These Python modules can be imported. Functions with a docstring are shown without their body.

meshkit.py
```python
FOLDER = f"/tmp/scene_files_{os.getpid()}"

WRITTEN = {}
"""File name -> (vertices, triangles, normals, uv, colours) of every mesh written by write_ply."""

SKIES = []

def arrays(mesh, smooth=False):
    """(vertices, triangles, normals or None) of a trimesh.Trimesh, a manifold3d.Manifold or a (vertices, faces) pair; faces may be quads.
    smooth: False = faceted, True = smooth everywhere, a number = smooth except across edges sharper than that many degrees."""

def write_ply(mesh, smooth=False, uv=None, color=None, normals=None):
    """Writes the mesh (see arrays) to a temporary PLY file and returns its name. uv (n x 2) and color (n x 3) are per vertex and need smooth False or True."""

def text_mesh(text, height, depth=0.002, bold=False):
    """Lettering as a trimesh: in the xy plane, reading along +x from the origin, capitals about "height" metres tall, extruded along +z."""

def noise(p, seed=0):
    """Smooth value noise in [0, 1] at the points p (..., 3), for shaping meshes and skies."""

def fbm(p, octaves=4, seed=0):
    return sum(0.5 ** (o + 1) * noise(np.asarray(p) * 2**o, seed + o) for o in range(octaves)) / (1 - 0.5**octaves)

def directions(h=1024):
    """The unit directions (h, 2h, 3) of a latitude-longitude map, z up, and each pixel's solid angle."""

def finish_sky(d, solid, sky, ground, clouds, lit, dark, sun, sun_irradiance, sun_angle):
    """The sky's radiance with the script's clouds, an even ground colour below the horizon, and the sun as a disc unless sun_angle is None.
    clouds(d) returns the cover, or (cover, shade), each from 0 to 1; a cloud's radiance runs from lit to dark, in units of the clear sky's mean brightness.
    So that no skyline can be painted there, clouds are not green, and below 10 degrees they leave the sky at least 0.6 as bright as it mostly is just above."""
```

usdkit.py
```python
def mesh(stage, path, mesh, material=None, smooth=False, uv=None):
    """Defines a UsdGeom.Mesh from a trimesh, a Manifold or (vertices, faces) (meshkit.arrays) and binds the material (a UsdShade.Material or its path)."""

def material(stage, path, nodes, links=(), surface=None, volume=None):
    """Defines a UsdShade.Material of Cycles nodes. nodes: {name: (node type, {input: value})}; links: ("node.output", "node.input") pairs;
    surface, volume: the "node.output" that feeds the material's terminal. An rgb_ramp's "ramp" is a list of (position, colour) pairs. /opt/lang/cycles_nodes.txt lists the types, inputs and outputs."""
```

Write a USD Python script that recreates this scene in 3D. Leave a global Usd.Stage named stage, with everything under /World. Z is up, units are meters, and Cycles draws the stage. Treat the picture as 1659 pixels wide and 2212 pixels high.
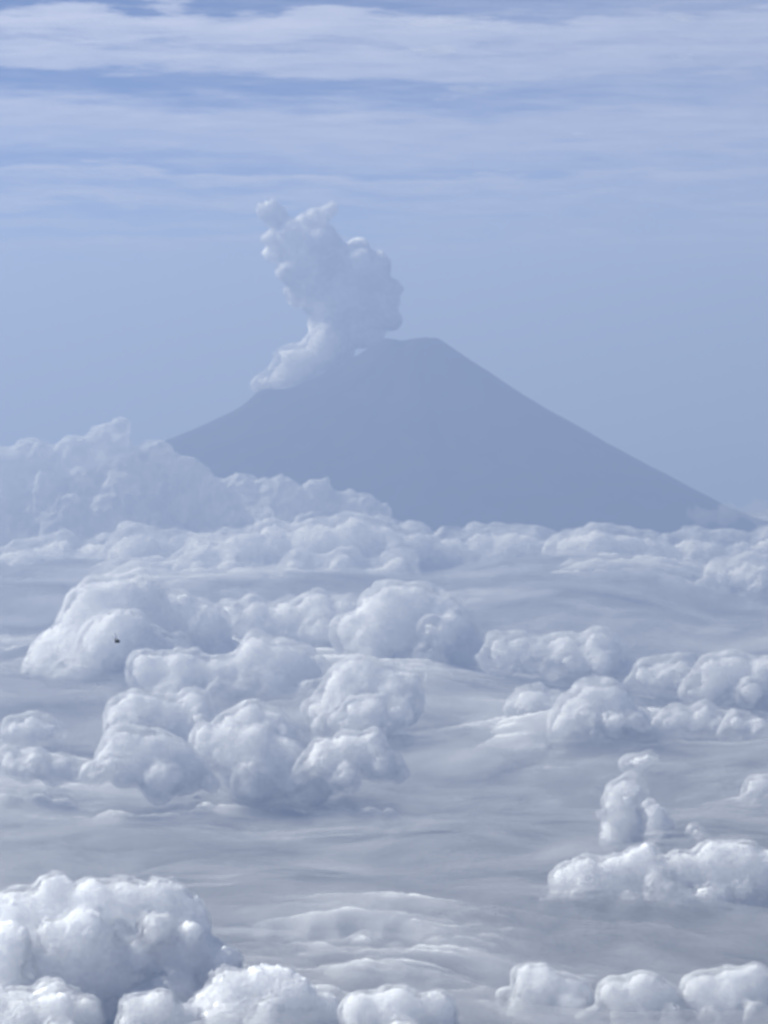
import math, numpy as np, usdkit
from scipy import ndimage
from scipy.spatial import cKDTree
from pxr import Usd, UsdGeom, UsdLux, UsdShade, Gf

stage = Usd.Stage.CreateInMemory()
UsdGeom.SetStageUpAxis(stage, UsdGeom.Tokens.z)
UsdGeom.SetStageMetersPerUnit(stage, 1.0)
UsdGeom.Xform.Define(stage, '/World')

# ------------------------------------------------------------------ camera, sky, sun, exposure
EYE = np.array([0.0, 0.0, 3700.0])
PITCH = -2.05                                   # degrees, looking along +y and slightly down
FOCAL_PX, PW, PH = 11344.0, 1659.0, 2212.0
cam = UsdGeom.Camera.Define(stage, '/World/camera')
cam.CreateHorizontalApertureAttr(36.0)
cam.CreateFocalLengthAttr(36.0 * FOCAL_PX / PW)
cam.CreateClippingRangeAttr(Gf.Vec2f(1.0, 400000.0))
cam.CreateFStopAttr(8.0)                       # focused a little short of the clouds: the whole view is slightly soft
cam.CreateFocusDistanceAttr(50.0)
cam.CreateExposureAttr(1.0)
cam.AddTranslateOp().Set(Gf.Vec3d(*EYE))
cam.AddRotateXYZOp().Set(Gf.Vec3f(90.0 + PITCH, 0, 0))

SUN_AZ, SUN_EL = math.radians(-70.0), math.radians(43.0)      # azimuth from +y towards +x
SUN_DIR = np.array([math.sin(SUN_AZ) * math.cos(SUN_EL), math.cos(SUN_AZ) * math.cos(SUN_EL), math.sin(SUN_EL)])

BANDS = [(0.0, .5), (.20, .5), (.235, .8), (.26, .25), (.30, .6), (.33, .2), (.36, .75), (.40, .3), (.443, .85), (.466, .15), (.52, .55), (.575, .66), (.62, .74), (.648, .42), (.685, .06), (.725, .08), (.75, .62), (.79, .8), (.815, .74), (.827, .5), (.842, .76), (.885, .95), (.905, .85), (.922, .1), (.95, 0.), (.985, .1), (1.0, .5)]
sky_nodes = {
    'sky': ('sky_texture', {'sky_type': 'single_scattering', 'sun_disc': False, 'sun_elevation': SUN_EL, 'sun_rotation': SUN_AZ,
                            'altitude': 25000.0, 'air_density': 1.0, 'aerosol_density': 0.0, 'ozone_density': 1.0}),
    'dir': ('texture_coordinate', {}), 'xyz': ('separate_xyz', {}),
    'az': ('math', {'math_type': 'arctan2'}), 'el': ('math', {'math_type': 'arcsine'}),
    'flat': ('combine_xyz', {'z': 0.37}),
    # slow undulation of the bands
    'warp_at': ('mapping', {'scale': (17.0, 25.0, 1.0)}), 'warp': ('noise_texture', {'scale': 1.0, 'detail': 2.0, 'roughness': 0.5}),
    'fray_at': ('mapping', {'scale': (45.0, 330.0, 1.0)}), 'fray': ('noise_texture', {'scale': 1.0, 'detail': 4.0, 'roughness': 0.62}),
    'fine_at': ('mapping', {'scale': (70.0, 800.0, 1.0)}), 'fine': ('noise_texture', {'scale': 1.0, 'detail': 4.0, 'roughness': 0.6}),
    'w1': ('math', {'math_type': 'multiply_add', 'value2': 0.015, 'value3': -0.0075}),
    'w2': ('math', {'math_type': 'multiply_add', 'value2': 0.011, 'value3': -0.0055}),
    'e1': ('math', {'math_type': 'add'}), 'e2': ('math', {'math_type': 'add'}),
    't': ('map_range', {'from_min': 0.0, 'from_max': 0.0652, 'to_min': 0.0, 'to_max': 1.0, 'clamp': True}),
    'bands': ('rgb_ramp', {'ramp': [(p, (c, c, c)) for p, c in BANDS]}),
    'thick': ('map_range', {'from_min': -0.035, 'from_max': 0.05, 'to_min': 0.0, 'to_max': 0.66, 'clamp': True}),
    'fill': ('mix_float', {'b': 0.62}),
    'f3': ('math', {'math_type': 'multiply_add', 'value2': 0.8, 'value3': -0.4}),
    'veil': ('math', {'math_type': 'add', 'use_clamp': True}),
    'clear': ('map_range', {'from_min': 0.09, 'from_max': 0.5, 'to_min': 1.0, 'to_max': 0.25, 'clamp': True}),      # the veils lie low; the sky opens towards the zenith
    'cover': ('math', {'math_type': 'multiply'}),
    'mix': ('mix', {'mix_type': 'mix', 'color2': (2.1, 2.27, 2.85)}),
    'bg': ('background_shader', {'strength': 0.15}),
}
sky_links = [('dir.generated', 'xyz.vector'), ('xyz.x', 'az.value1'), ('xyz.y', 'az.value2'), ('xyz.z', 'el.value1'),
             ('az.value', 'flat.x'), ('el.value', 'flat.y'), ('flat.vector', 'warp_at.vector'), ('warp_at.vector', 'warp.vector'),
             ('flat.vector', 'fray_at.vector'), ('fray_at.vector', 'fray.vector'), ('flat.vector', 'fine_at.vector'), ('fine_at.vector', 'fine.vector'),
             ('warp.fac', 'w1.value1'), ('fray.fac', 'w2.value1'), ('el.value', 'e1.value1'), ('w1.value', 'e1.value2'), ('e1.value', 'e2.value1'), ('w2.value', 'e2.value2'),
             ('e2.value', 't.value'), ('t.result', 'bands.fac'), ('bands.color', 'fill.a'), ('az.value', 'thick.value'), ('thick.result', 'fill.fac'),
             ('fine.fac', 'f3.value1'), ('fill.result', 'veil.value1'), ('f3.value', 'veil.value2'), ('veil.value', 'cover.value1'), ('el.value', 'clear.value'), ('clear.result', 'cover.value2'),
             ('cover.value', 'mix.fac'), ('sky.color', 'mix.color1'), ('mix.color', 'bg.color')]
sky_mat = usdkit.material(stage, '/World/Looks/sky_look', sky_nodes, sky_links, surface='bg.background')
dome = UsdLux.DomeLight.Define(stage, '/World/sky')
UsdShade.MaterialBindingAPI.Apply(dome.GetPrim()).Bind(sky_mat)
dome.GetPrim().SetCustomDataByKey('kind', 'structure')

sun = UsdLux.DistantLight.Define(stage, '/World/sun')
sun.CreateIntensityAttr(1.0)
sun.CreateAngleAttr(0.5)
sun.CreateNormalizeAttr(True)
sun.CreateColorAttr(Gf.Vec3f(0.91, 0.955, 1.0))
rot = Gf.Rotation(Gf.Vec3d(0, 0, 1), Gf.Vec3d(*SUN_DIR))
sun.AddTransformOp().Set(Gf.Matrix4d().SetRotate(rot))

# ------------------------------------------------------------------ helpers
def at(px, py, dist):
    """World point at ground distance dist (along +y) seen at the photograph's (px, py)."""
    u, v = (px - PW / 2) / FOCAL_PX, (PH / 2 - py) / FOCAL_PX
    c, s = math.cos(math.radians(PITCH)), math.sin(math.radians(PITCH))
    d = np.array([u, c - v * s, s + v * c])
    return EYE + d * (dist / d[1])

def tag(prim, label=None, cat=None, group=None, kind=None):
    for k, v in (('label', label), ('category', cat), ('group', group), ('kind', kind)):
        if v:
            prim.SetCustomDataByKey(k, v)
    return prim

used = {}
def numbered(name):
    n = used.get(name, 0)
    used[name] = n + 1
    return name if n == 0 else f'{name}_{n:03d}'

def volume_look(name, density, color=(1, 1, 1), g=0.0):
    return usdkit.material(stage, f'/World/Looks/{name}', {'v': ('principled_volume', {'color': color, 'density': density, 'anisotropy': g, 'absorption_color': (1, 1, 1)})}, volume='v.volume')

def hash01(i, seed):
    h = (i * np.int64(374761393) + np.int64(seed) * np.int64(668265263)) & np.int64(0xFFFFFFFF)
    h = ((h ^ (h >> 13)) * np.int64(1274126177)) & np.int64(0xFFFFFFFF)
    return ((h ^ (h >> 16)) & np.int64(0xFFFFFF)) / 16777215.0

LAT = {}
def noise3(p, seed=0):
    """Smooth lattice noise in [0,1] at points (n,3)."""
    if seed not in LAT:
        LAT[seed] = np.random.default_rng(1000 + seed).random((32, 32, 32))
    return ndimage.map_coordinates(LAT[seed], (np.asarray(p).T + 1000.0) % 32.0, order=1 if len(p) > 4e6 else 2, mode='grid-wrap', prefilter=False)

def fbm(p, octaves=4, seed=0, gain=0.5):
    out, a, t = 0, 1.0, 0
    for o in range(octaves):
        out = out + a * noise3(p * 2.03 ** o + 7.3 * o, seed + o)
        t += a
        a *= gain
    return out / t

def surface_net(D, origin, h):
    """Closed quad mesh around D < 0 (dual vertices, one per crossed cell)."""
    s = D < 0
    nx, ny, nz = D.shape
    corners = [(i, j, k) for i in (0, 1) for j in (0, 1) for k in (0, 1)]
    cnt = sum(s[i:nx - 1 + i, j:ny - 1 + j, k:nz - 1 + k].astype(np.int8) for i, j, k in corners)
    cells = np.argwhere((cnt > 0) & (cnt < 8))
    idx = np.full((nx - 1, ny - 1, nz - 1), -1, np.int32)
    idx[cells[:, 0], cells[:, 1], cells[:, 2]] = np.arange(len(cells))
    acc, num = np.zeros((len(cells), 3)), np.zeros(len(cells))
    for a in corners:
        for ax in range(3):
            if a[ax]:
                continue
            b = list(a); b[ax] = 1
            da = D[cells[:, 0] + a[0], cells[:, 1] + a[1], cells[:, 2] + a[2]]
            db = D[cells[:, 0] + b[0], cells[:, 1] + b[1], cells[:, 2] + b[2]]
            m = (da < 0) != (db < 0)
            t = np.where(m, da / np.where(m, da - db, 1), 0)
            p = np.array(a, float)[None] + np.zeros((len(cells), 1))
            p[:, ax] += t
            acc += p * m[:, None]
            num += m
    v = (cells + acc / num[:, None]) * h + origin
    quads = []
    for ax in range(3):
        sl0, sl1 = [slice(None)] * 3, [slice(None)] * 3
        sl0[ax], sl1[ax] = slice(0, -1), slice(1, None)
        c = np.argwhere(s[tuple(sl0)] != s[tuple(sl1)])
        o1, o2 = [(1, 2), (2, 0), (0, 1)][ax]
        c = c[(c[:, o1] > 0) & (c[:, o2] > 0)]
        e1, e2 = np.zeros(3, int), np.zeros(3, int)
        e1[o1], e2[o2] = 1, 1
        q = np.stack([idx[tuple((c - e1 - e2).T)], idx[tuple((c - e2).T)], idx[tuple(c.T)], idx[tuple((c - e1).T)]], 1)
        inside = s[c[:, 0], c[:, 1], c[:, 2]]
        q[~inside] = q[~inside][:, ::-1]
        quads.append(q)
    return v, np.vstack(quads)

def grow(spheres, rng, levels=2, n=12, lo=0.22, hi=0.56, down=-0.35):
    """Cauliflower: each generation buds smaller spheres from the surfaces of the last one."""
    allc, last = [tuple(s) for s in spheres], [tuple(s) for s in spheres]
    for lev in range(levels):
        new = []
        for x, y, z, r in last:
            for _ in range(n):
                d = rng.normal(size=3)
                d /= np.linalg.norm(d)
                if d[2] < down:
                    continue
                rr = r * rng.uniform(lo, hi)
                new.append((*(np.array([x, y, z]) + d * r * rng.uniform(0.80, 1.0)), rr))
        allc += new
        last = new
    return np.array(allc)

def cloud_field(spheres, h, rough=0.35, crinkle=0.0, nscale=3.2, base=None, seed=0, melt=3.0, size=None):
    """Union of spheres with a rough noise skin, cut flat at base, as a distance grid of step h metres."""
    S = np.asarray(spheres, float)
    rmed = np.median(S[:, 3]) if size is None else size
    amp = rough * rmed
    pad = amp * 1.2 + 16 * h
    lo, hi = (S[:, :3] - S[:, 3:]).min(0) - pad, (S[:, :3] + S[:, 3:]).max(0) + pad
    if base is not None:
        lo[2] = base - 3 * h
    n = np.ceil((hi - lo) / h).astype(int) + 1
    D = np.full(n, 1e6, np.float32)
    for x, y, z, r in S:
        a = np.maximum(np.floor((np.array([x, y, z]) - r - pad - lo) / h).astype(int), 0)
        b = np.minimum(np.ceil((np.array([x, y, z]) + r + pad - lo) / h).astype(int) + 1, n)
        if (b <= a).any():
            continue
        g = [(np.arange(a[i], b[i]) * h + lo[i] - c) ** 2 for i, c in enumerate((x, y, z))]
        d = np.sqrt(g[0][:, None, None] + g[1][None, :, None] + g[2][None, None, :]) - r
        v = D[a[0]:b[0], a[1]:b[1], a[2]:b[2]]
        np.minimum(v, d.astype(np.float32), out=v)
    D = np.minimum(D, pad)
    if melt:
        D = ndimage.gaussian_filter(D, melt)
    near = np.argwhere(np.abs(D) < amp * 1.1)
    p = near * h + lo
    q = p * (nscale / (2 * rmed))
    f = (fbm(q, 3, seed * 7 % 40, 0.55) - 0.5) * 3.2
    b = sum(g * np.abs(noise3(q * 1.9 ** o + 3.1 * o, (seed * 5 + o) % 40) - 0.5) for o, g in ((0, 1.0), (1, 0.62), (2, 0.4), (3, 0.25)))
    D[near[:, 0], near[:, 1], near[:, 2]] += ((f * 0.75 - (b - 0.22) * 1.7) * amp).astype(np.float32)
    if crinkle:
        near = np.argwhere(np.abs(D) < crinkle * 2)
        D[near[:, 0], near[:, 1], near[:, 2]] -= ((np.abs(fbm((near * h + lo) / (crinkle * 5.0), 2, seed % 29) - 0.5) - 0.06) * 9 * crinkle).astype(np.float32)
    if base is not None:
        k = int(round((base - lo[2]) / h))
        D[:, :, :max(k, 1)] = pad
    D[0], D[-1], D[:, 0], D[:, -1], D[:, :, 0], D[:, :, -1] = (pad,) * 6
    return D, lo, h, rmed

def cloud_skin(field, off=0.0, seed=0, wisp=0.0, wscale=1.0):
    """Closed mesh of the grid at distance off; wisp metres of finer noise fray it."""
    D, lo, h, size = field
    D = D - off
    if wisp:
        near = np.argwhere(np.abs(D) < 1.3 * wisp)
        D[near[:, 0], near[:, 1], near[:, 2]] += ((fbm((near * h + lo) / wscale, 3, seed % 37) - 0.5) * 2.6 * wisp).astype(np.float32)
    D[0], D[-1], D[:, 0], D[:, -1], D[:, :, 0], D[:, :, -1] = (2 * h,) * 6
    lab, m = ndimage.label(D < 0, np.ones((3, 3, 3)))
    if m > 1:                                     # drop crumbs
        counts = ndimage.sum_labels(np.ones_like(lab), lab, np.arange(1, m + 1))
        D[np.isin(lab, 1 + np.flatnonzero(counts < max(60, 0.15 * counts.max())))] = h * 0.5
    v, f = surface_net(D, lo, h)
    return v + warp_by(v, size, seed), f

def warp_by(v, size, seed):
    """Smooth random displacement that pulls the round lobes out of shape; the same at one place for every skin of a cloud."""
    out = np.zeros_like(v)
    if not len(v):
        return out
    for k, (wl, a) in enumerate(((3.2, 0.55), (1.5, 0.13))):
        for c in range(3):
            out[:, c] += (fbm(v / (wl * size) + 11.7 * c + 3.3 * seed, 2, (c * 9 + k * 4 + seed) % 40) - 0.5) * 2.8 * a * size
    return out

def lobes(D, spec, spread=0.35, seed=0):
    """spec: (px, py, radius in px[, extra distance in m]) seen at distance D -> spheres in metres."""
    rng = np.random.default_rng(seed)
    out = []
    for q in spec:
        dd = D + (q[3] if len(q) > 3 else 0) + rng.uniform(-spread, spread) * q[2] / FOCAL_PX * D
        p = at(q[0], q[1], dd)
        out.append((*p, q[2] / FOCAL_PX * dd))
    return out

# ------------------------------------------------------------------ large structure
DECK = 2110.0                                    # mean height of the cloud tops
def deck_dist(py):
    return (EYE[2] - DECK) * FOCAL_PX / (py - 700.0)

ground_look = usdkit.material(stage, '/World/Looks/ground_look', {
    'g': ('geometry', {}), 'n': ('noise_texture', {'scale': 0.0004, 'detail': 6.0}),
    'r': ('rgb_ramp', {'ramp': [(0.35, (0.03, 0.055, 0.025)), (0.6, (0.07, 0.09, 0.04)), (0.75, (0.12, 0.11, 0.07))]}),
    'p': ('principled_bsdf', {'roughness': 0.9})},
    [('g.position', 'n.vector'), ('n.fac', 'r.fac'), ('r.color', 'p.base_color')], surface='p.BSDF')
gv = np.array([[-29500, -2500, 0], [29500, -2500, 0], [29500, 158500, 0], [-29500, 158500, 0]], float)
g = usdkit.mesh(stage, '/World/ground', (gv, np.array([[0, 1, 2, 3]])), ground_look)
tag(g.GetPrim(), kind='structure')

# the volcano: silhouette measured left and right of the summit, gullied flanks
MD = 42000.0
MPX = MD / FOCAL_PX
peak = at(893, 727, MD)
right_prof = np.array([(0, 0), (50, 0), (66, 10), (140, 62), (240, 128), (300, 163), (430, 237), (590, 322), (690, 374), (800, 412), (1100, 470), (1600, 540), (2600, 640)], float) * MPX
left_prof = np.array([(0, 0), (55, 1), (80, 14), (150, 60), (253, 113), (330, 138), (395, 168), (450, 192), (520, 222), (620, 262), (800, 330), (1100, 430), (1600, 530), (2600, 640)], float) * MPX
def volcano_height(x, y):
    dx, dy = x - peak[0], y - peak[1]
    r, th = np.hypot(dx, dy), np.arctan2(dy, dx)
    w = 0.5 + 0.5 * np.cos(th)
    w = w * w * (3 - 2 * w)
    drop = np.interp(r, right_prof[:, 0], right_prof[:, 1]) * w + np.interp(r, left_prof[:, 0], left_prof[:, 1]) * (1 - w)
    u = np.stack([np.cos(th) * 6, np.sin(th) * 6, r / 2500.0], -1).reshape(-1, 3)
    gully = (fbm(u, 4, 3).reshape(r.shape) - 0.5) * np.clip(r / 900.0, 0, 1) * 90
    q = np.stack([dx / 330.0, dy / 330.0, 0 * dx], -1).reshape(-1, 3)
    rock = (fbm(q, 5, 11).reshape(r.shape) - 0.5) * np.clip(0.4 + r / 1500.0, 0, 1) * 70
    crater = -120 * np.exp(-((dx + 20 * MPX) / 75.0) ** 2 - ((dy + 60) / 190.0) ** 2) - 60 * np.exp(-(r / 120.0) ** 2)
    sh = at(566, 850, MD)
    shoulder = 62 * np.exp(-((x - sh[0]) / 130.0) ** 2 - ((y - sh[1]) / 300.0) ** 2)
    return peak[2] - drop + gully + rock + crater + shoulder
NR, NT = 240, 560
rr = 9500.0 * np.linspace(0, 1, NR) ** 1.6
tt = np.linspace(0, 2 * math.pi, NT, endpoint=False)
R, T = np.meshgrid(rr[1:], tt, indexing='ij')
X, Y = peak[0] + R * np.cos(T), peak[1] + R * np.sin(T)
Z = volcano_height(X, Y)
Z[-1] = -5
v = np.vstack([[peak[0], peak[1], volcano_height(np.array([peak[0]]), np.array([peak[1]]))[0]], np.stack([X, Y, Z], -1).reshape(-1, 3)])
i, j = np.meshgrid(np.arange(NR - 2), np.arange(NT), indexing='ij')
a0, b0 = 1 + i * NT + j, 1 + i * NT + (j + 1) % NT
f = np.stack([a0, a0 + NT, b0 + NT, b0], -1).reshape(-1, 4)
fan = np.stack([np.zeros(NT, int), 1 + np.arange(NT), 1 + (np.arange(NT) + 1) % NT], 1)
tri = np.vstack([f[:, [0, 1, 2]], f[:, [0, 2, 3]], fan])
rock_look = usdkit.material(stage, '/World/Looks/volcano_look', {
    'g': ('geometry', {}), 'n': ('noise_texture', {'scale': 0.004, 'detail': 8.0, 'roughness': 0.6}),
    'r': ('rgb_ramp', {'ramp': [(0.3, (0.016, 0.022, 0.020)), (0.55, (0.026, 0.030, 0.028)), (0.75, (0.045, 0.043, 0.040))]}),
    'p': ('principled_bsdf', {'roughness': 0.95, 'specular_ior_level': 0.2})},
    [('g.position', 'n.vector'), ('n.fac', 'r.fac'), ('r.color', 'p.base_color')], surface='p.BSDF')
vol = usdkit.mesh(stage, '/World/volcano', (v, tri), rock_look, smooth=True)
tag(vol.GetPrim(), 'dark blue cone-shaped volcano with a flat notched summit rising above the clouds', 'volcano')

# the sheet of low cloud below the cumulus
MOUNDS = []
def deck_height(x, y, mist=False):
    def n2(s, seed, oc=4, ay=1.0):
        return fbm(np.stack([x / s, y / s * ay, np.full_like(x, seed * 3.7)], -1).reshape(-1, 3), oc, seed).reshape(x.shape)
    big = n2(3600, 5, 3) - 0.5
    m, calm = np.zeros_like(x), np.zeros_like(x)
    for mx, my, mz, mr in MOUNDS:
        w = 1.6 * mr
        k = ((x - mx) / w) ** 2 + ((y - my) / (1.4 * w)) ** 2
        near = k < 6
        calm[near] = np.maximum(calm[near], 0.8 * np.exp(-k[near]))
        m[near] = np.maximum(m[near], 0.05 * max(mz - DECK, 0) * np.exp(-k[near]))
    N = lambda *a: np.clip((n2(*a) - 0.5) / 0.15, -1, 1)
    swell = N(1300, 27, 3, 0.5)
    patch = np.clip(0.42 + 0.9 * N(1100, 31, 2, 0.5), 0.12, 1)
    patch = patch * (1 - 0.5 * calm)
    base = m + DECK - 95 + (1 - calm) * (big * 140 + swell * 110) + N(300, 36, 3, 0.6) * 12
    if mist:
        return base + 42 + N(700, 47, 3, 0.5) * 25
    return base - 20 + domes(x, y, 520, 1) * 60 * (0.2 + 0.8 * patch) + domes(x, y, 230, 2) * 60 * patch + domes(x, y, 105, 3) * 16 * patch + N(40, 20, 3) * 6

def domes(x, y, s, seed):
    """Height 0..1 of round bulges of mean spacing s, crowded and of unequal size."""
    rng = np.random.default_rng(50 + seed)
    xy = np.stack([x.ravel(), y.ravel()], -1) / s
    w = np.stack([xy[:, 0] * 1.3, xy[:, 1] * 1.3, np.full(len(xy), seed * 5.1)], -1)
    xy = xy + np.stack([fbm(w, 3, 40 + seed) - 0.5, fbm(w + 9.3, 3, 44 + seed) - 0.5], -1) * 1.1
    lo, hi = np.floor(xy.min(0)) - 1, np.ceil(xy.max(0)) + 1
    n = int((hi - lo).prod() * 1.15)
    c = lo + rng.random((n, 2)) * (hi - lo)
    r = rng.uniform(0.5, 1.15, n)
    top = rng.uniform(0.35, 1.0, n)
    d, k = cKDTree(c).query(xy, 5, workers=-1)
    h = np.sqrt(np.maximum(1 - (d / r[k]) ** 2, 0)) * top[k]
    return h.max(1).reshape(x.shape)

# ------------------------------------------------------------------ cumulus clouds
cloud_seed = [0]
def make_cumulus(label, py, spec, px=1.5, rough=0.6, levels=1, n=10, thin=None, name='cumulus_cloud', group=None, down=-0.4, base=True, sink=320, D=None, soft=1.0, look=None, flank=4, crisp=0.35, **kw):
    """py: the row where the cloud meets the cloud layer (gives its distance); spec: its main lobes as seen. thin: a volume look for see-through vapour without a body."""
    cloud_seed[0] += 1
    seed = cloud_seed[0]
    D = D or deck_dist(py)
    if D > 32000 and base is True:               # the far row runs together
        soft, crisp, n = max(soft, 1.5), 0.3, 6
        kw.setdefault('melt', 4.0)
        spec = [(q[0], q[1] + 0.45 * q[2], q[2] * 1.25) for q in spec]
    main = lobes(D, spec, seed=seed)
    rs = np.random.default_rng(seed + 500)
    if base is True:
        for x, y, z, r in list(main):
            for _ in range(flank):
                r2 = r * rs.uniform(0.4, 0.8)
                u = rs.uniform(-1, 1)
                main.append((x + r * u * 1.9, y + r * rs.uniform(-2.2, 0.8), max(z - r * (0.5 + 0.9 * abs(u) + rs.uniform(0, 0.5)), DECK - 190 + 0.2 * r), r2))
        row = sorted(main[:len(spec)], key=lambda q: q[0])
        for p, q in zip(row, row[1:]):           # a low saddle joins neighbouring heads
            for t in (0.33, 0.67):
                m_ = [p[i] * (1 - t) + q[i] * t for i in range(4)]
                main.append((m_[0], m_[1], max(min(p[2], q[2]) - 0.7 * m_[3], DECK - 200), 0.75 * m_[3]))
    S = grow(main, np.random.default_rng(seed + 77), levels, n, down=down)
    pix = D / FOCAL_PX * (PW / 768)              # metres that one pixel of the render spans
    F = cloud_field(S, px * pix, rough, base=(DECK - sink) if base is True else base, seed=seed, crinkle=crisp * pix, size=0.55 * float(np.median([q[3] for q in main])), **kw)
    path = '/World/' + numbered(name)
    if thin is not None:
        mp = usdkit.mesh(stage, path, cloud_skin(F, 0, seed, 2 * pix, 9 * pix), thin, smooth=True)
        return tag(mp.GetPrim(), label, 'cloud', group)
    x = UsdGeom.Xform.Define(stage, path)
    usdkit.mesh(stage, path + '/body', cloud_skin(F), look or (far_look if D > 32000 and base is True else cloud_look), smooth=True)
    soft *= min(1.0, max(0.45, D / 22000.0))     # the same vapour fringe looks thicker from near, keep it in proportion
    e = 6.0 * soft
    usdkit.mesh(stage, path + '/wisps', cloud_skin(F, e * pix, seed, 5.5 * soft * pix, 15 * pix), edge_look(0.11 / (e * pix), pix))
    return tag(x.GetPrim(), label, 'cloud', group)

todo = []
def cumulus(label, py, spec, **kw):
    todo.append((label, py, spec, kw))
    if kw.get('base', True) is True:
        MOUNDS.extend(lobes(kw.get('D') or deck_dist(py), spec, seed=len(todo)))

edge_looks = {}
def edge_look(density, pix, lo=-0.15, hi=0.85):
    """Torn vapour round a cloud: thin in a noise pattern, with a little mist inside."""
    k = (round(math.log(density) * 3), round(math.log(pix) * 3), lo)
    if k not in edge_looks:
        scale = 1 / (17 * math.exp(k[1] / 3))
        edge_looks[k] = usdkit.material(stage, f'/World/Looks/vapour_edge_look_{len(edge_looks)}', {
            'g': ('geometry', {}), 'n': ('noise_texture', {'scale': scale, 'detail': 5.0, 'roughness': 0.65}),
            'a': ('map_range', {'from_min': 0.3, 'from_max': 0.75, 'to_min': lo, 'to_max': hi, 'clamp': False}), 'c': ('clamp', {}),
            't': ('transparent_bsdf', {}), 'd': ('diffuse_bsdf', {'color': (0.95, 0.95, 0.95)}), 'b': ('translucent_bsdf', {'color': (0.95, 0.95, 0.95)}),
            'w': ('mix_closure', {'fac': 0.35}), 'm': ('mix_closure', {}),
            'v': ('principled_volume', {'color': (1, 1, 1), 'density': math.exp(k[0] / 3)})},
            [('g.position', 'n.vector'), ('n.fac', 'a.value'), ('a.result', 'c.value'), ('d.BSDF', 'w.closure1'), ('b.BSDF', 'w.closure2'),
             ('c.result', 'm.fac'), ('t.BSDF', 'm.closure1'), ('w.closure', 'm.closure2')], surface='m.closure', volume='v.volume')
    return edge_looks[k]
def cloud_body_look(name, white, depth):
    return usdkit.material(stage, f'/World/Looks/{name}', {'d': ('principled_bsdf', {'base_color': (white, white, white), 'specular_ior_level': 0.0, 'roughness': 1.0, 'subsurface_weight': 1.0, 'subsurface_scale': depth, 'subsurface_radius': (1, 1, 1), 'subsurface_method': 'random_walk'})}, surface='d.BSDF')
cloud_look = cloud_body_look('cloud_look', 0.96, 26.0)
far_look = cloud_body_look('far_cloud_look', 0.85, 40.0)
thin_look = cloud_body_look('thin_cloud_look', 0.66, 60.0)
bank_look = volume_look('bank_look', 0.0025)
veil_look = edge_look(0.0012, 30.0, 0.25, 0.62)

# far rows at the foot of the volcano
cumulus('white rounded cloud tops at the left end of the far row', 1215, [(60, 1205, 32), (130, 1190, 30), (210, 1200, 34), (20, 1225, 34)], D=36500)
cumulus('pale lumpy cloud with a small grey hollow left of the long bright ridge', 1215, [(275, 1190, 34), (330, 1180, 30), (380, 1190, 28), (300, 1210, 36)], D=36200)
cumulus('long bright ridge of cloud rising towards the left foot of the volcano', 1200, [(450, 1205, 34), (520, 1190, 40), (600, 1178, 46), (680, 1165, 42), (760, 1155, 38), (830, 1160, 32), (900, 1172, 28)], D=35800)
cumulus('low cream cloud strip under the long bright ridge', 1235, [(430, 1225, 22), (500, 1225, 26), (640, 1222, 24), (740, 1215, 26), (860, 1215, 22)], D=34800)
cumulus('low white cloud bumps before the dark middle of the volcano foot', 1195, [(965, 1180, 26), (1040, 1172, 28), (1110, 1170, 30), (1140, 1165, 20), (1180, 1185, 24)], D=36000)
cumulus('broad domed cloud before the right half of the volcano foot', 1205, [(1240, 1185, 30), (1290, 1178, 38), (1350, 1178, 34), (1410, 1185, 28)], D=35600)
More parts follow.
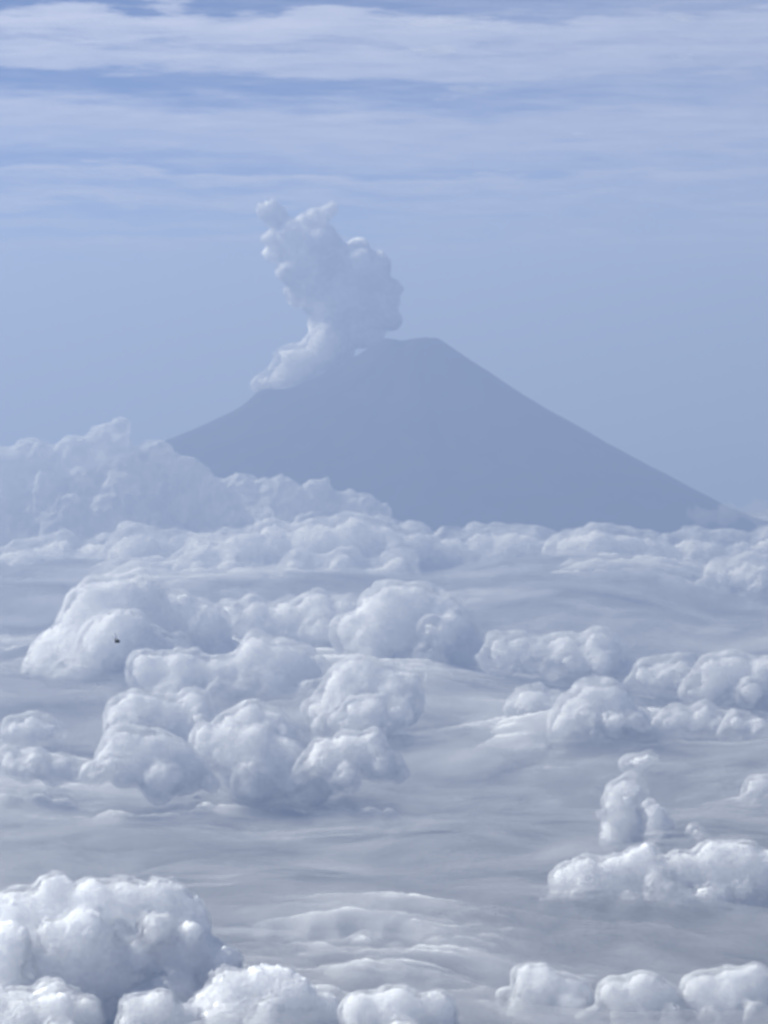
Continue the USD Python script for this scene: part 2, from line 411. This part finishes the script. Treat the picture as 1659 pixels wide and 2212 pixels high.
cumulus('faint cloud tops where the right flank of the volcano meets the cloud layer', 1190, [(1440, 1180, 18), (1490, 1176, 20), (1540, 1182, 20), (1600, 1180, 20), (1660, 1176, 20)], D=36600)
cumulus('thin pale cloud scrap against the lower right flank of the volcano', 1100, [(1450, 1122, 24), (1510, 1110, 28), (1570, 1108, 30), (1640, 1105, 34)], thin=bank_look, D=37500, rough=0.7, melt=3.0, n=5, px=1.8, base=None)
cumulus('small white cloud lump at the right edge below the far row', 1260, [(1560, 1235, 18), (1610, 1228, 20), (1655, 1232, 20)], D=33000)
# the translucent bank on the left
cumulus('broad pale cloud bank covering the left foot of the volcano', 1130, [(265, 909, 21), (225, 934, 30), (160, 964, 37), (60, 984, 39), (0, 994, 39), (330, 976, 36), (410, 1017, 37), (280, 1024, 54), (120, 1054, 63), (0, 1074, 63), (520, 1042, 34), (600, 1052, 36), (690, 1064, 36), (770, 1080, 34), (820, 1102, 23), (420, 1092, 45), (560, 1102, 45), (200, 1104, 45), (680, 1117, 36)], D=38000, px=1.8, n=4, rough=0.6, nscale=1.6, melt=4.0, name='cloud_bank', thin=veil_look)

# the middle field
cumulus('tall white cumulus at the left with a broad shaded right face', 1440, [(255, 1318, 70), (200, 1355, 66), (150, 1395, 50), (320, 1345, 62), (440, 1360, 52), (300, 1285, 40), (395, 1310, 26), (250, 1400, 70), (360, 1400, 60), (450, 1400, 45), (110, 1420, 40)], rough=0.5)
cumulus('white domed cumulus right of centre with a dark right flank', 1412, [(860, 1300, 36), (900, 1320, 46), (955, 1325, 36), (985, 1365, 38), (820, 1340, 42), (1025, 1395, 20), (890, 1370, 50), (760, 1365, 36)], rough=0.5)
cumulus('low bright ridge between the two tallest cumulus clouds', 1400, [(500, 1330, 26), (560, 1335, 32), (620, 1335, 34), (690, 1328, 34), (750, 1335, 30), (640, 1365, 42), (550, 1375, 38)], D=26200)
cumulus('smooth white mounds before the shaded face of the tall left cumulus', 1490, [(330, 1455, 40), (400, 1460, 46), (470, 1465, 40), (560, 1430, 46), (610, 1435, 44), (520, 1465, 40), (660, 1450, 34)], D=23300, rough=0.35, n=5, melt=3.5, soft=1.2, crisp=0.3)
cumulus('shaded grey-blue cumulus below the white domed cumulus', 1545, [(740, 1480, 36), (790, 1465, 40), (840, 1475, 34), (890, 1475, 22), (720, 1510, 28), (770, 1510, 34)])
cumulus('low white mound at the foot of the shaded grey-blue cumulus', 1560, [(770, 1535, 22), (810, 1532, 26), (860, 1545, 20)])
cumulus('long low cloud ridge running right from the dark flank of the domed cumulus', 1440, [(1075, 1395, 18), (1120, 1400, 22), (1165, 1405, 20), (1225, 1400, 26), (1290, 1405, 32), (1320, 1415, 24)])
cumulus('flat topped pale cloud strip right of the long low ridge', 1480, [(1385, 1455, 18), (1430, 1450, 22), (1475, 1448, 22)])
cumulus('rounded white cloud heap at the right edge beside the flat topped strip', 1490, [(1540, 1452, 28), (1590, 1448, 32), (1650, 1455, 34)])
cumulus('white puff with a steep dark wedge on its right side', 1570, [(1280, 1512, 34), (1320, 1510, 30), (1345, 1535, 30), (1380, 1555, 18), (1240, 1540, 30)])
cumulus('small cloud mound with a dark patch left of the steep dark wedge', 1540, [(1130, 1510, 20), (1165, 1512, 22), (1200, 1520, 20)])
cumulus('small bright puffs right of the steep dark wedge', 1575, [(1435, 1558, 14), (1470, 1552, 18), (1525, 1545, 22), (1560, 1560, 16)])
cumulus('small grey puff at the right edge beyond the bright puffs', 1580, [(1590, 1560, 18), (1640, 1562, 18)])
cumulus('upper left clump of the cauliflower cluster under the tall cumulus', 1575, [(290, 1525, 26), (260, 1545, 26), (330, 1530, 26), (420, 1525, 26), (370, 1545, 28), (440, 1545, 18)])
cumulus('upper right clump of the cauliflower cluster with a dark notch', 1610, [(500, 1565, 24), (545, 1550, 30), (590, 1565, 28), (625, 1585, 20), (520, 1590, 24), (460, 1590, 18)])
cumulus('lower left clump of the cauliflower cluster with a shaded right side', 1690, [(265, 1610, 34), (235, 1640, 26), (320, 1625, 40), (375, 1640, 40), (420, 1660, 24)])
cumulus('lower middle clump of the cauliflower cluster with a bright upper edge', 1690, [(445, 1600, 26), (490, 1605, 34), (550, 1615, 44), (610, 1640, 40), (520, 1650, 40)], D=18600)
cumulus('lower right clump of the cauliflower cluster ending in a small dark tip', 1685, [(700, 1625, 28), (750, 1620, 30), (800, 1615, 28), (840, 1645, 20), (740, 1655, 28)], D=18500)
cumulus('flat bright strip at the left edge beside the cauliflower cluster', 1600, [(30, 1570, 16), (70, 1565, 20), (110, 1572, 16)])
cumulus('thin pale strip at the left edge below the flat bright strip', 1660, [(20, 1640, 20), (80, 1645, 22), (140, 1650, 18)])
cumulus('tiny white puff above the small white tower', 1670, [(1355, 1652, 11), (1382, 1646, 15), (1402, 1640, 12)], D=17000, base=None, down=-1, px=1.2)
cumulus('small white tower of cloud standing alone at the right', 1830, [(1338, 1715, 24), (1368, 1708, 24), (1340, 1745, 30), (1355, 1775, 34), (1335, 1800, 32)], D=16000, flank=1)
cumulus('dim grey puff close behind the right side of the small white tower', 1825, [(1415, 1765, 26), (1435, 1785, 22), (1400, 1795, 24)], flank=1, D=16300)
cumulus('very small white speck of cloud right of the dim grey puff', 1810, [(1502, 1795, 11), (1512, 1800, 9)], px=1.2)
cumulus('bright cloud end cut by the right edge above the long lower right cloud', 1715, [(1625, 1700, 16), (1655, 1698, 20)])

# the near field
cumulus('long bright lumpy cloud at the lower right edge', 1965, [(1222, 1905, 30), (1262, 1888, 34), (1330, 1885, 36), (1385, 1862, 32), (1420, 1890, 40), (1480, 1880, 36), (1545, 1858, 38), (1610, 1868, 44), (1560, 1905, 40), (1300, 1915, 32), (1660, 1890, 50)])
cumulus('huge near cumulus at the lower left with a bright crest and dark face', 2190, [(40, 1985, 66), (120, 1965, 60), (200, 1960, 56), (280, 1955, 54), (350, 1950, 44), (400, 2000, 50), (300, 2050, 90), (400, 2070, 70), (450, 2100, 50), (180, 2070, 100), (40, 2080, 100)], rough=0.4, D=12050)
cumulus('white rounded puffs at the bottom left corner under the dark face', 2260, [(60, 2205, 46), (120, 2195, 50), (180, 2205, 40), (10, 2225, 50)], D=11700)
cumulus('bright rounded puff at the bottom edge under the middle of the dark face', 2260, [(300, 2195, 36), (345, 2185, 42), (390, 2205, 34)], D=11600)
cumulus('large white billow right of the dark face at the bottom edge', 2260, [(450, 2190, 40), (510, 2150, 50), (570, 2140, 52), (630, 2160, 50), (560, 2200, 60), (690, 2190, 46)], D=11700)
cumulus('soft pale cloud swell beside the right end of the dark face', 2110, [(550, 2085, 30), (620, 2075, 36), (700, 2075, 38), (780, 2070, 40), (860, 2080, 36)], D=13300, rough=0.35, n=5, melt=3.5, soft=1.2, crisp=0.3)
cumulus('broad low white swell at the bottom edge left of centre', 2260, [(780, 2190, 44), (860, 2180, 50), (940, 2190, 46)], D=11600, rough=0.35, n=5, melt=3.5, soft=1.2, crisp=0.3)
cumulus('wedge shaped bright swell sloping down at the bottom right', 2230, [(1140, 2115, 28), (1180, 2130, 36), (1230, 2150, 40), (1160, 2180, 50)], D=12300, rough=0.35, n=5, melt=3.5, soft=1.2, crisp=0.3)
cumulus('pale sloping cloud ridge right of the wedge shaped swell', 2240, [(1330, 2150, 36), (1390, 2140, 36), (1430, 2165, 40), (1370, 2200, 50)], D=12200, rough=0.35, n=5, melt=3.5, soft=1.2, crisp=0.3)
cumulus('white smooth cloud heap in the bottom right corner', 2240, [(1520, 2140, 40), (1580, 2130, 44), (1640, 2145, 50), (1560, 2190, 60)], D=12200, rough=0.35, n=5, melt=3.5, soft=1.2, crisp=0.3)

# the steam plume behind the summit
cumulus('billowing column of white and blue steam rising behind the volcano summit, leaning left', 700, [(568, 460, 14), (588, 448, 15), (606, 462, 14), (594, 478, 16), (632, 488, 17), (655, 480, 18), (680, 470, 18), (704, 460, 17), (722, 448, 10), (588, 515, 18), (598, 545, 20), (640, 520, 36), (690, 525, 40), (625, 585, 28), (660, 580, 40), (720, 575, 44), (775, 570, 42), (815, 575, 30), (800, 620, 46), (838, 622, 26), (760, 640, 60), (690, 640, 42), (645, 640, 24), (815, 665, 42), (838, 655, 18), (765, 705, 48), (715, 690, 36), (690, 705, 24), (725, 745, 42), (700, 745, 26)], base=None, down=-1, name='steam_plume', D=MD + 950, rough=0.35, n=8, soft=0.15, px=1.3, melt=1.2, crisp=0.9)
cumulus('thin pale steam drifting low along the left ridge of the volcano', 700, [(695, 735, 24), (705, 765, 34), (660, 785, 34), (625, 770, 20), (615, 812, 26), (575, 830, 18)], soft=1.0, look=thin_look, base=None, down=-1, name='steam_drift', D=MD + 650, rough=0.6, melt=3.0, n=6)

# the cloud layer swells up around the cumulus
def slab(NA, ND, mist=False):
    """Closed slab of the cloud layer on a grid that widens with distance."""
    az = np.radians(np.linspace(-5.8, 5.8, NA))
    yy = np.linspace((EYE[2] - DECK) * FOCAL_PX / 46000.0, (EYE[2] - DECK) * FOCAL_PX / 9600.0, ND)
    dist = (EYE[2] - DECK) * FOCAL_PX / yy[::-1]
    A, Dd = np.meshgrid(az, dist, indexing='ij')
    X, Y = Dd * np.tan(A), Dd
    Z = deck_height(X, Y, mist)
    n0 = NA * ND
    ring = np.concatenate([np.arange(NA) * ND, (NA - 1) * ND + np.arange(1, ND), (np.arange(NA - 2, -1, -1)) * ND + ND - 1, np.arange(ND - 2, 0, -1)])
    low = DECK - 900 - 3 * bool(mist)
    v = np.stack([X, Y, Z], -1).reshape(-1, 3)
    b = v[ring].copy(); b[:, 2] = low
    i, j = np.meshgrid(np.arange(NA - 1), np.arange(ND - 1), indexing='ij')
    q = np.stack([i * ND + j, (i + 1) * ND + j, (i + 1) * ND + j + 1, i * ND + j + 1], -1).reshape(-1, 4)
    k, nxt = np.arange(len(ring)), np.roll(ring, -1)
    k2 = np.roll(k, -1)
    f = np.vstack([q[:, [0, 1, 2]], q[:, [0, 2, 3]], np.stack([ring, n0 + k, n0 + k2], 1), np.stack([ring, n0 + k2, nxt], 1), np.stack([np.full(len(ring), n0 + len(ring)), n0 + k2, n0 + k], 1)])
    return np.vstack([v, b, [[0, 25000, low]]]), f
deck_look = volume_look('deck_look', 0.0048, (1, 1, 1), 0.6)
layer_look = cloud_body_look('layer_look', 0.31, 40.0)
d = UsdGeom.Xform.Define(stage, '/World/cloud_layer').GetPrim()
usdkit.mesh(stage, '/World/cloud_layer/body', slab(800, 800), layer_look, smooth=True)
usdkit.mesh(stage, '/World/cloud_layer/mist', slab(300, 300, True), deck_look)
scud_look = usdkit.material(stage, '/World/Looks/scud_look', {
    'g': ('geometry', {}), 'p': ('mapping', {'scale': (1 / 520.0, 1 / 900.0, 1 / 520.0)}), 'n': ('noise_texture', {'scale': 1.0, 'detail': 7.0, 'roughness': 0.6, 'distortion': 0.6}),
    'a': ('map_range', {'from_min': 0.44, 'from_max': 0.72, 'to_min': 0.0, 'to_max': 0.55, 'clamp': True}),
    't': ('transparent_bsdf', {}), 'd': ('diffuse_bsdf', {'color': (0.6, 0.6, 0.6)}), 'b': ('translucent_bsdf', {'color': (0.6, 0.6, 0.6)}),
    'w': ('mix_closure', {'fac': 0.4}), 'm': ('mix_closure', {})},
    [('g.position', 'p.vector'), ('p.vector', 'n.vector'), ('n.fac', 'a.value'), ('d.BSDF', 'w.closure1'), ('b.BSDF', 'w.closure2'),
     ('a.result', 'm.fac'), ('t.BSDF', 'm.closure1'), ('w.closure', 'm.closure2')], surface='m.closure')
def scud(NA=260, ND=320):
    """Thin torn sheet of vapour rolling just above the mist."""
    az = np.radians(np.linspace(-5.7, 5.7, NA))
    yy = np.linspace((EYE[2] - DECK) * FOCAL_PX / 44000.0, (EYE[2] - DECK) * FOCAL_PX / 9800.0, ND)
    A, Dd = np.meshgrid(az, (EYE[2] - DECK) * FOCAL_PX / yy[::-1], indexing='ij')
    X, Y = Dd * np.tan(A), Dd
    n = fbm(np.stack([X / 420, Y / 600, 0 * X + 3.3], -1).reshape(-1, 3), 4, 33).reshape(X.shape) - 0.5
    top = deck_height(X, Y, True) + 30 + n * 100
    n0 = NA * ND
    v = np.vstack([np.stack([X, Y, top], -1).reshape(-1, 3), np.stack([X, Y, top - 22], -1).reshape(-1, 3)])
    i, j = np.meshgrid(np.arange(NA - 1), np.arange(ND - 1), indexing='ij')
    q = np.stack([i * ND + j, (i + 1) * ND + j, (i + 1) * ND + j + 1, i * ND + j + 1], -1).reshape(-1, 4)
    ring = np.concatenate([np.arange(NA) * ND, (NA - 1) * ND + np.arange(1, ND), (np.arange(NA - 2, -1, -1)) * ND + ND - 1, np.arange(ND - 2, 0, -1)])
    nxt = np.roll(ring, -1)
    return v, np.vstack([q, q[:, ::-1] + n0, np.stack([ring, ring + n0, nxt + n0, nxt], 1)])
usdkit.mesh(stage, '/World/cloud_layer/scud', scud(), scud_look, smooth=True)
tag(d, 'pale grey rolling sheet of low cloud spreading to the foot of the volcano', 'cloud layer', kind='stuff')

for label, py, spec, kw in todo:
    make_cumulus(label, py, spec, **kw)

# thin streaks of high cloud above the hazy air
streak_look = volume_look('streak_look', 0.0008)
def streak(label, x0, x1, y, thick, D=80000.0, seed=1):
    rng = np.random.default_rng(seed)
    k = 6.0                                       # built k times shorter along x and y, then stretched
    c = at((x0 + x1) / 2, y, D)
    half = (x1 - x0) / 2 / FOCAL_PX * D / k
    r = thick / FOCAL_PX * D
    S = []
    for _ in range(int(14 + 5 * half / r)):
        u = rng.uniform(-1, 1)
        S.append((u * half, rng.uniform(-1.2, 1.2) * r, rng.normal() * 0.40 * r * (1.1 - abs(u)), r * (1.15 - abs(u)) * rng.uniform(.18, .5)))
    F = cloud_field(S, r / 9, 1.1, seed=seed, nscale=3.0, melt=0.8)
    v, f = cloud_skin(F)
    v = v * [k, k, 1] + c
    m = usdkit.mesh(stage, '/World/' + numbered('cloud_streak'), (v, f), streak_look)
    tag(m.GetPrim(), label, 'cloud')
streak('long bright feathery cloud streak near the top edge right of the blue gap', 700, 1160, 46, 17, seed=1)
streak('second white cloud streak just under the brightest feathery streak', 840, 1030, 110, 15, seed=2)
streak('pale cloud streak below the second white streak, above centre', 930, 1090, 188, 12, seed=3)
streak('short faint streak below the pale one, left of the grey-blue band', 900, 1050, 214, 7, seed=8)
streak('short thin streak high on the right between two hazy bands', 1205, 1305, 288, 6, seed=4)
streak('thin flat cloud streak high above and right of the volcano summit', 930, 1215, 374, 7, seed=5)
streak('faint short streak to the upper left of the steam column', 215, 320, 380, 7, seed=6)
streak('small faint cloud patch alone at the right above the right flank', 1365, 1435, 466, 7, D=95000.0, seed=7)
streak('pale streak at the top right corner of the sky', 1410, 1530, 38, 12, seed=12)
streak('faint pale streak under the top right corner streak', 1440, 1520, 124, 7, seed=10)

# a bird far out in the air, wings raised
BIRD = at(252.5, 1385, 620.0)
def ellipsoid(c, r, n=10):
    th, ph = np.meshgrid(np.linspace(0, 2 * math.pi, 2 * n, endpoint=False), np.linspace(0, math.pi, n), indexing='ij')
    p = np.stack([np.cos(th) * np.sin(ph), np.sin(th) * np.sin(ph), np.cos(ph)], -1).reshape(-1, 3) * r + c
    i, j = np.meshgrid(np.arange(2 * n), np.arange(n - 1), indexing='ij')
    i2 = (i + 1) % (2 * n)
    return p, np.stack([i * n + j, i * n + j + 1, i2 * n + j + 1, i2 * n + j], -1).reshape(-1, 4)
def wing(root, mid, tip, chord, thick):
    pts, fs = [], []
    for k, (p, w) in enumerate(zip((root, mid, tip), (chord, chord * 0.8, chord * 0.3))):
        p = np.array(p, float)
        f = np.array([0.35, -0.94, 0])
        pts += [p + f * w / 2, p + [0, 0, thick], p - f * w / 2, p - [0, 0, thick]]
        if k:
            o = 4 * (k - 1)
            fs += [[o + a, o + (a + 1) % 4, o + 4 + (a + 1) % 4, o + 4 + a] for a in range(4)]
    fs += [[3, 2, 1, 0], [8, 9, 10, 11]]
    return np.array(pts), np.array(fs)
feather = usdkit.material(stage, '/World/Looks/feather_look', {'p': ('principled_bsdf', {'base_color': (0.012, 0.014, 0.018), 'roughness': 0.8})}, surface='p.BSDF')
b = UsdGeom.Xform.Define(stage, '/World/bird')
b.AddTranslateOp().Set(Gf.Vec3d(*BIRD))
U = 620.0 / FOCAL_PX                             # metres per photograph pixel there
parts = [ellipsoid(np.zeros(3), np.array([5.2, 9.0, 3.6]) * U), ellipsoid(np.array([4.6, -3.0, -0.6]) * U, np.array([2.2, 2.6, 2.0]) * U, 8)]
v = np.vstack([parts[0][0], parts[1][0]])
f = np.vstack([parts[0][1], parts[1][1] + len(parts[0][0])])
usdkit.mesh(stage, '/World/bird/body', (v, f), feather, smooth=True)
for n_, w in (('wing', wing((-1 * U, 0, 2 * U), (-2.2 * U, 1 * U, 9 * U), (-3.2 * U, 3 * U, 19 * U), 5 * U, 0.5 * U)), ('wing_001', wing((-2 * U, -1 * U, 1.5 * U), (-7 * U, -2 * U, 6 * U), (-11 * U, -3 * U, 11 * U), 4 * U, 0.4 * U))):
    usdkit.mesh(stage, f'/World/bird/{n_}', w, feather)
tag(b.GetPrim(), 'tiny dark flying speck with two thin raised wings before the tall left cumulus', 'bird')

# ------------------------------------------------------------------ the hazy air
HX0, HX1, HY0, HY1, HZ0, HZ1 = -30000., 30000., -3000., 159000., -6., 4760.
hv = np.array([[x, y, z] for z in (HZ0, HZ1) for y in (HY0, HY1) for x in (HX0, HX1)])
hf = np.array([[0, 2, 3, 1], [4, 5, 7, 6], [0, 1, 5, 4], [2, 6, 7, 3], [0, 4, 6, 2], [1, 3, 7, 5]])
haze_look = usdkit.material(stage, '/World/Looks/haze_look', {'v': ('principled_volume', {'color': (0.430, 0.566, 0.92), 'density': 4.1e-5, 'anisotropy': 0.40, 'absorption_color': (0.2, 0.2, 0.2)})}, volume='v.volume')
hz = usdkit.mesh(stage, '/World/haze', (hv, hf), haze_look)
tag(hz.GetPrim(), 'thin blue haze filling the air between the clouds and the volcano', 'haze', kind='stuff')
